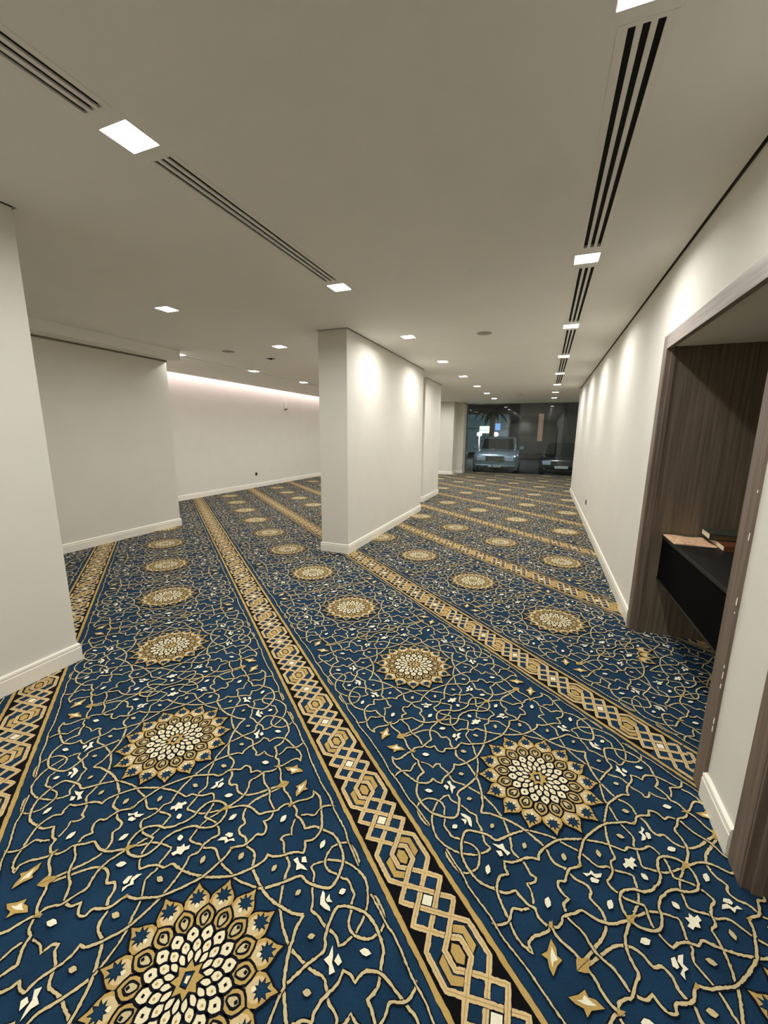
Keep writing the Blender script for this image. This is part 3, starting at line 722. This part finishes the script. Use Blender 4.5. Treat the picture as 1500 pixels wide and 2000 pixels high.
M['paint_s']=mat('silver_car_paint',srgb(150,160,168),0.28,metal=.5,coat=.8,var=.02)
M['paint_d']=mat('dark_car_paint',srgb(30,31,34),0.25,metal=.4,coat=.8,var=.05)
M['carglass']=mat('car_glass',srgb(14,18,20),0.05,spec=.8,var=.05)
M['rubber']=mat('tyre_rubber',srgb(20,20,20),0.8,var=.1)
M['chrome']=mat('chrome',srgb(190,195,200),0.15,metal=1.0,var=.02)
M['lens']=mat('headlamp_lens',srgb(190,200,210),0.08,spec=.9,var=.05)
M['plate']=mat('number_plate',srgb(215,215,205),0.5,var=.03)
def make_car(name, loc, rz, paint, Wd, Ln, Hd, hood, label, suv=True):
    """car facing local -Y; origin on the ground under the middle of the front bumper"""
    e=empty(name,loc,rz); hw=Wd/2
    # body sections along y: (y, half width, bottom z, top z)
    def body(secs, mt, nm, p=e):
        q=MB(); n=12; vs=[]
        for (y,w_,z0,z1,rr) in secs:
            for k in range(n*4):
                t=k/(n*4)*2*PI; cx=math.copysign(abs(math.cos(t))**rr,math.cos(t)); sz=math.copysign(abs(math.sin(t))**rr,math.sin(t))
                vs.append((w_*cx, y, (z0+z1)/2+(z1-z0)/2*sz))
        N=n*4; fs=[]
        for i in range(len(secs)-1):
            for k in range(N): fs.append((i*N+k,i*N+(k+1)%N,(i+1)*N+(k+1)%N,(i+1)*N+k))
        fs.append(tuple(range(N))); fs.append(tuple((len(secs)-1)*N+k for k in range(N))[::-1])
        q.add(vs,fs,0,True); return q.build(nm,mt,p)
    b=0.24
    body([(0.0,hw*.80,b+.12,hood*.78,.35),(0.05,hw*.93,b,hood*.88,.33),(0.22,hw*.98,b,hood*.96,.33),(0.7,hw,b,hood*.99,.33),(1.35,hw,b,hood*1.03,.33),(Ln-1.2,hw,b,hood*1.05,.33),(Ln-.15,hw*.97,b+.03,hood*1.0,.35),(Ln,hw*.88,b+.12,hood*.9,.4)],paint,'body')
    ws=1.25 if suv else 1.35
    cab=body([(ws,hw*.84,hood*.8,hood*1.02,.35),(ws+.28,hw*.83,hood*.8,hood+(Hd-hood)*.45,.35),(ws+.62,hw*.80,hood*.8,Hd*.985,.33),(ws+1.3,hw*.80,hood*.8,Hd,.33),(Ln-.55,hw*.78,hood*.8,Hd*.98,.33),(Ln-.15,hw*.74,hood*.8,hood*1.15,.4)],paint,'cabin')
    # windscreen
    q=MB(); z0=hood*1.03; z1=Hd-.10; y0=ws+.02; y1=ws+.50
    q.add([(-hw*.74,y0-.02,z0),(hw*.74,y0-.02,z0),(hw*.66,y1-.02,z1),(-hw*.66,y1-.02,z1),(-hw*.74,y0+.06,z0),(hw*.74,y0+.06,z0),(hw*.66,y1+.06,z1),(-hw*.66,y1+.06,z1)],
          [(0,1,2,3),(7,6,5,4),(0,4,5,1),(1,5,6,2),(2,6,7,3),(3,7,4,0)]); q.build('windscreen',M['carglass'],e)
    for s in (-1,1):
        q=MB(); xa=s*hw*.80; xb=s*hw*.845
        x0,x1=min(xa,xb),max(xa,xb); q.box((x0,ws+.75,hood*1.08),(x1,Ln-.8,Hd-.14)); q.build('side_window',M['carglass'],e,bevel=.02)
        q=MB(); q.box((s*hw*.62-.17,-.025,hood*.62),(s*hw*.62+.17,.16,hood*.80)); q.build('headlamp',M['lens'],e,bevel=.03,seg=3)
        q=MB(); q.lathe((s*hw*.70,-.01,b+.20),[(.055,0.0),(.055,.06),(.03,.07)],20,axis='y'); q.build('fog_lamp',M['lens'],e)
        q=MB(); x0,x1=sorted((s*hw*.97,s*(hw+.16))); q.box((x0,ws+.30,hood*1.02),(x1,ws+.42,hood*1.02+.16)); q.build('wing_mirror',paint,e,bevel=.03,seg=3)
        for yw in (.85,Ln-.95):
            q=MB(); x0=s*(hw-.24); 
            q.lathe((x0,yw,.36),[(.30,0),(.36,.02*s),(.36,.22*s),(.30,.245*s)],28,axis='x'); o=q.build('wheel',M['rubber'],e)
            q=MB(); q.lathe((x0,yw,.36),[(.22,.235*s),(.20,.252*s),(.06,.256*s)],20,axis='x'); q.build('rim',M['chrome'],o)
        if suv:
            q=MB(); q.box((s*hw*.66-.02,ws+.8,Hd-.02),(s*hw*.66+.02,Ln-.7,Hd+.035)); q.build('roof_rail',M['chrome'],e,bevel=.01)
    g=MB(); g.box((-hw*.38,-.03,hood*.62),(hw*.38,.10,hood*.80)); go=g.build('grille',M['duct'],e,bevel=.015)
    g=MB()
    for k in range(3): g.box((-hw*.37,-.042,hood*(.645+.05*k)),(hw*.37,-.025,hood*(.665+.05*k)))
    g.build('grille_bar',M['chrome'],go)
    g=MB(); g.box((-hw*.60,-.02,b+.05),(hw*.60,.10,b+.17)); g.build('air_intake',M['duct'],e,bevel=.02)
    g=MB(); g.box((-hw*.86,-.05,b+.20),(hw*.86,.10,b+.31)); g.build('bumper',paint,e,bevel=.04,seg=3)
    g=MB(); g.box((-.26,-.065,b+.20),(.26,-.05,b+.31)); g.build('number_plate',M['plate'],e)
    tag(e,label,'car'); return e
make_car('parked_car',(-1.93,17.75,GZ),math.radians(2),M['paint_s'],1.93,4.85,1.72,1.12,'silver sport utility car parked facing the glass front, on the left')
make_car('parked_car',(0.72,18.3,GZ),math.radians(-4),M['paint_d'],1.88,4.7,1.48,0.92,'dark car parked facing the glass front, on the right behind reflections',False)
make_car('parked_car',(-4.55,17.8,GZ),math.radians(3),M['paint_d'],1.86,4.6,1.46,0.92,'dark car at the left edge of the glass front, mostly hidden by the wall',False)

# buildings over the street
M['facade']=mat('stone_facade',srgb(92,84,76),0.8,var=.15,vscale=2)
M['facade_d']=mat('dark_cladding',srgb(34,32,32),0.6,var=.2,vscale=3)
M['warm']=mat('warm_uplight',(0.5,0.3,0.2),0.6,emit=(1.0,0.62,0.42),estr=.16,var=.05)
M['shop']=mat('shop_glass_lit',(0.05,0.07,0.08),0.2,emit=(0.45,0.75,0.85),estr=.13,var=.05)
M['signw']=mat('lit_sign_white',(0.9,0.95,0.9),0.4,emit=(0.85,1.0,0.80),estr=3.2,var=.02)
M['signb']=mat('lit_sign_blue',(0.2,0.4,0.8),0.4,emit=(0.25,0.5,1.0),estr=1.3,var=.02)
M['bulb']=mat('street_bulb',(1,1,1),0.4,emit=(1,.95,.85),estr=20,var=.01)
e=empty('office_building',(3.5,34,GZ))
q=MB(); q.box((-5.5,0,0),(7,8,9)); q.build('wall',M['facade'],e)
for x in (-2.2,-.9,.4,1.7,3.0): 
    q=MB(); q.box((x-.14,-.3,0),(x+.14,0,6)); q.build('pilaster',M['facade_d'],e)
q=MB(); q.box((-4.08,-.06,1.34),(-3.72,-.01,3.44)); q.build('lit_panel',M['warm'],e)
q=MB()
for k in range(9):
    if k==4: continue
    q.box((-5.28+k*.145,-.05,1.76),(-5.28+k*.145+.095,-.005,1.85))
q.build('sign_lettering',M['duct'],e)
tag(e,'dark stone office building with pilasters across the street, right half of the glass','building')
e=empty('shop_building',(-9,38,GZ))
q=MB(); q.box((-9,0,0),(6.8,8,8)); q.build('wall',M['facade_d'],e)
for k in range(5):
    q=MB(); q.box((-4.4+k*2.1,-.1,.2),(-4.4+k*2.1+1.9,-.02,3.6)); o=q.build('window',M['shop'],e)
    q=MB(); q.box((-4.4+k*2.1-.1,-.16,.2),(-4.4+k*2.1,-.02,3.6)); q.box((-4.4+k*2.1,-.15,2.3),(-4.4+k*2.1+1.9,-.1,2.38)); q.build('mullion',M['mull'],o)
q=MB(); q.box((3.43,-.5,1.95),(4.5,-.3,2.55)); s_=q.build('sign_box',M['signw'],e)
q=MB()
for i,x in enumerate((3.5,3.7,3.9,4.1,4.3)):
    q.box((x,-.52,2.08),(x+.03,-.5,2.34)); q.box((x+.09,-.52,2.08),(x+.12,-.5,2.34)); q.box((x,-.52,2.18+.06*(i%2)),(x+.12,-.5,2.21+.06*(i%2)))
q.build('sign_lettering',M['mull'],s_)
q=MB(); q.box((4.78,-.5,2.22),(5.2,-.3,2.8)); q.build('blue_sign',M['signb'],e)
tag(e,'glazed shop building across the street with bright white sign, left half of the glass','building')
# palm by the street
M['bark']=mat('palm_bark',srgb(58,46,36),0.9,var=.3,vscale=20,bump=.5)
M['frond']=mat('palm_frond',srgb(40,58,34),0.7,var=.25,vscale=10)
def palm(loc,h,label):
    e=empty('palm_tree',loc)
    q=MB(); q.lathe((0,0,0),[(.24,0),(.19,.4),(.17,h*.4),(.15,h*.8),(.19,h)],16); q.build('trunk',M['bark'],e)
    q=MB()
    for k in range(18):
        a=k*2.399; lean=.15+.75*((k*7)%18)/18; L=1.15
        prev=None; N=9
        for i in range(N+1):
            t=i/N; r=L*t; z=h+L*(.55*(1-lean)+.25)*math.sin(t*PI*.75)-lean*1.3*t*t*L*.6
            c=Vector((math.cos(a)*r,math.sin(a)*r,z)); sd=Vector((-math.sin(a),math.cos(a),0))
            wdt=.17*math.sin(PI*min(1,t*.92+.08))+.02
            cur=(c-sd*wdt+Vector((0,0,-wdt*.5)),c,c+sd*wdt+Vector((0,0,-wdt*.5)))
            if prev:
                if i%1==0:
                    q.add([prev[0],prev[1],cur[1],cur[0]],[(0,1,2,3)]); q.add([prev[1],prev[2],cur[2],cur[1]],[(0,1,2,3)])
            prev=(cur[0]*.6+cur[1]*.4,cur[1],cur[2]*.6+cur[1]*.4)
    q.build('fronds',M['frond'],e,recalc=False)
    tag(e,label,'palm tree')
palm((-3.05,25.5,GZ),2.9,'dark palm tree behind the silver car, in front of the lit sign')
# street lamps
def street_lamp(loc,h,label,en):
    e=empty('street_lamp',loc)
    q=MB(); q.lathe((0,0,0),[(.10,0),(.07,.3),(.05,h)],12); q.build('pole',M['mull'],e)
    q=MB(); q.lathe((0,0,h),[(.12,0),(.16,.06),(.16,.20),(.05,.26)],16); q.build('lamp_head',M['bulb'],e)
    l_=bpy.data.lights.new('street_lamp_lamp','POINT'); l_.energy=en; l_.color=(.9,.95,1); l_.shadow_soft_size=.2
    o=bpy.data.objects.new('street_lamp_lamp',l_); C.objects.link(o); o.parent=e; o.location=(0,-.3,h+.1)
    tag(e,label,'street lamp')
street_lamp((-4.45,30,GZ),1.72,'small low street lamp glowing left of the palm trunk',220)
street_lamp((-3.3,30,GZ),1.72,'small low street lamp glowing right of the palm trunk',220)
street_lamp((4.6,26,GZ),4.6,'added tall street lamp out of view right of the glass, brightening the parked cars',900)  # unseen lamp added to brighten the parked cars
# outside face above the glass, mount for unseen lamps added to light the cars
q=MB(); q.box((-4.2,16.42,H+.06),(2.6,16.62,3.7)); tagk(q.build('wall_front', M['paving']))
for x in (-2.4,0.2):
    e=empty('added_car_lamp',(x,16.62,3.05))
    q=MB(); q.box((-.16,0,-.05),(.16,.16,.06)); q.build('housing',M['mull'],e,bevel=.01)
    q=MB(); q.box((-.14,.02,-.062),(.14,.14,-.05)); q.build('lamp_lens',M['bulb'],e)
    l_=bpy.data.lights.new('added_car_lamp_light','AREA'); l_.energy=62; l_.size=.25; l_.color=(.82,.92,1); l_.spread=math.radians(150)
    o=bpy.data.objects.new('added_car_lamp_light',l_); C.objects.link(o); o.parent=e; o.location=(0,.10,-.075); o.rotation_euler=(math.radians(28),0,0)
    tag(e,'added unseen lamp above the glass front, brightening the %s car'%('silver' if x<-1 else 'right dark'),'outdoor lamp')

# low shrub outside, against the glass
e=empty('shrub',(-2.15,16.82,-0.02))
q=MB(); rr=random.Random(3)
for k in range(46):
    a=rr.uniform(0,2*PI); b0=Vector((rr.uniform(-.35,.35),rr.uniform(-.12,.12),0)); L=rr.uniform(.22,.48); sd=Vector((-math.sin(a),math.cos(a),0))*rr.uniform(.012,.022)
    d=Vector((math.cos(a)*.55,math.sin(a)*.3,1)); pts=[b0+d*L*.0, b0+d*L*.5, b0+Vector((d.x*L*1.25,d.y*L*1.25,L*.86))]
    q.add([pts[0]-sd*.5,pts[0]+sd*.5,pts[1]+sd,pts[1]-sd,pts[2]],[(0,1,2,3),(3,2,4)])
q.build('leaves',M['frond'],e,recalc=False)
q=MB(); q.box((-.42,-.16,-.28),(.42,.16,.0)); q.build('planter_trough',M['paving'],e,bevel=.01)
tag(e,'low green strap-leaved plant outside the glass, in front of the silver car','plant')
# traces of white filler left on the near edge of the niche casing
q=MB(); rr=random.Random(5)
for z in (.31,.34,.52,.55,.60,.83,.87,1.13,1.30):
    z+=rr.uniform(-.01,.01); h=rr.uniform(.008,.035); w_=rr.uniform(.002,.0055)
    q.add([(XR-.0135,1.838,z),(XR-.0135,1.838+w_,z+h*.2),(XR-.0135,1.838+w_*.6,z+h*.7),(XR-.0135,1.838,z+h),(XR-.0119,1.836,z),(XR-.0119,1.836+w_,z+h*.2),(XR-.0119,1.836+w_*.6,z+h*.7),(XR-.0119,1.836,z+h)],
          [(0,1,2,3),(7,6,5,4),(0,4,5,1),(1,5,6,2),(2,6,7,3),(3,7,4,0)])
tagk(q.build('trim_4',M['trimw']))
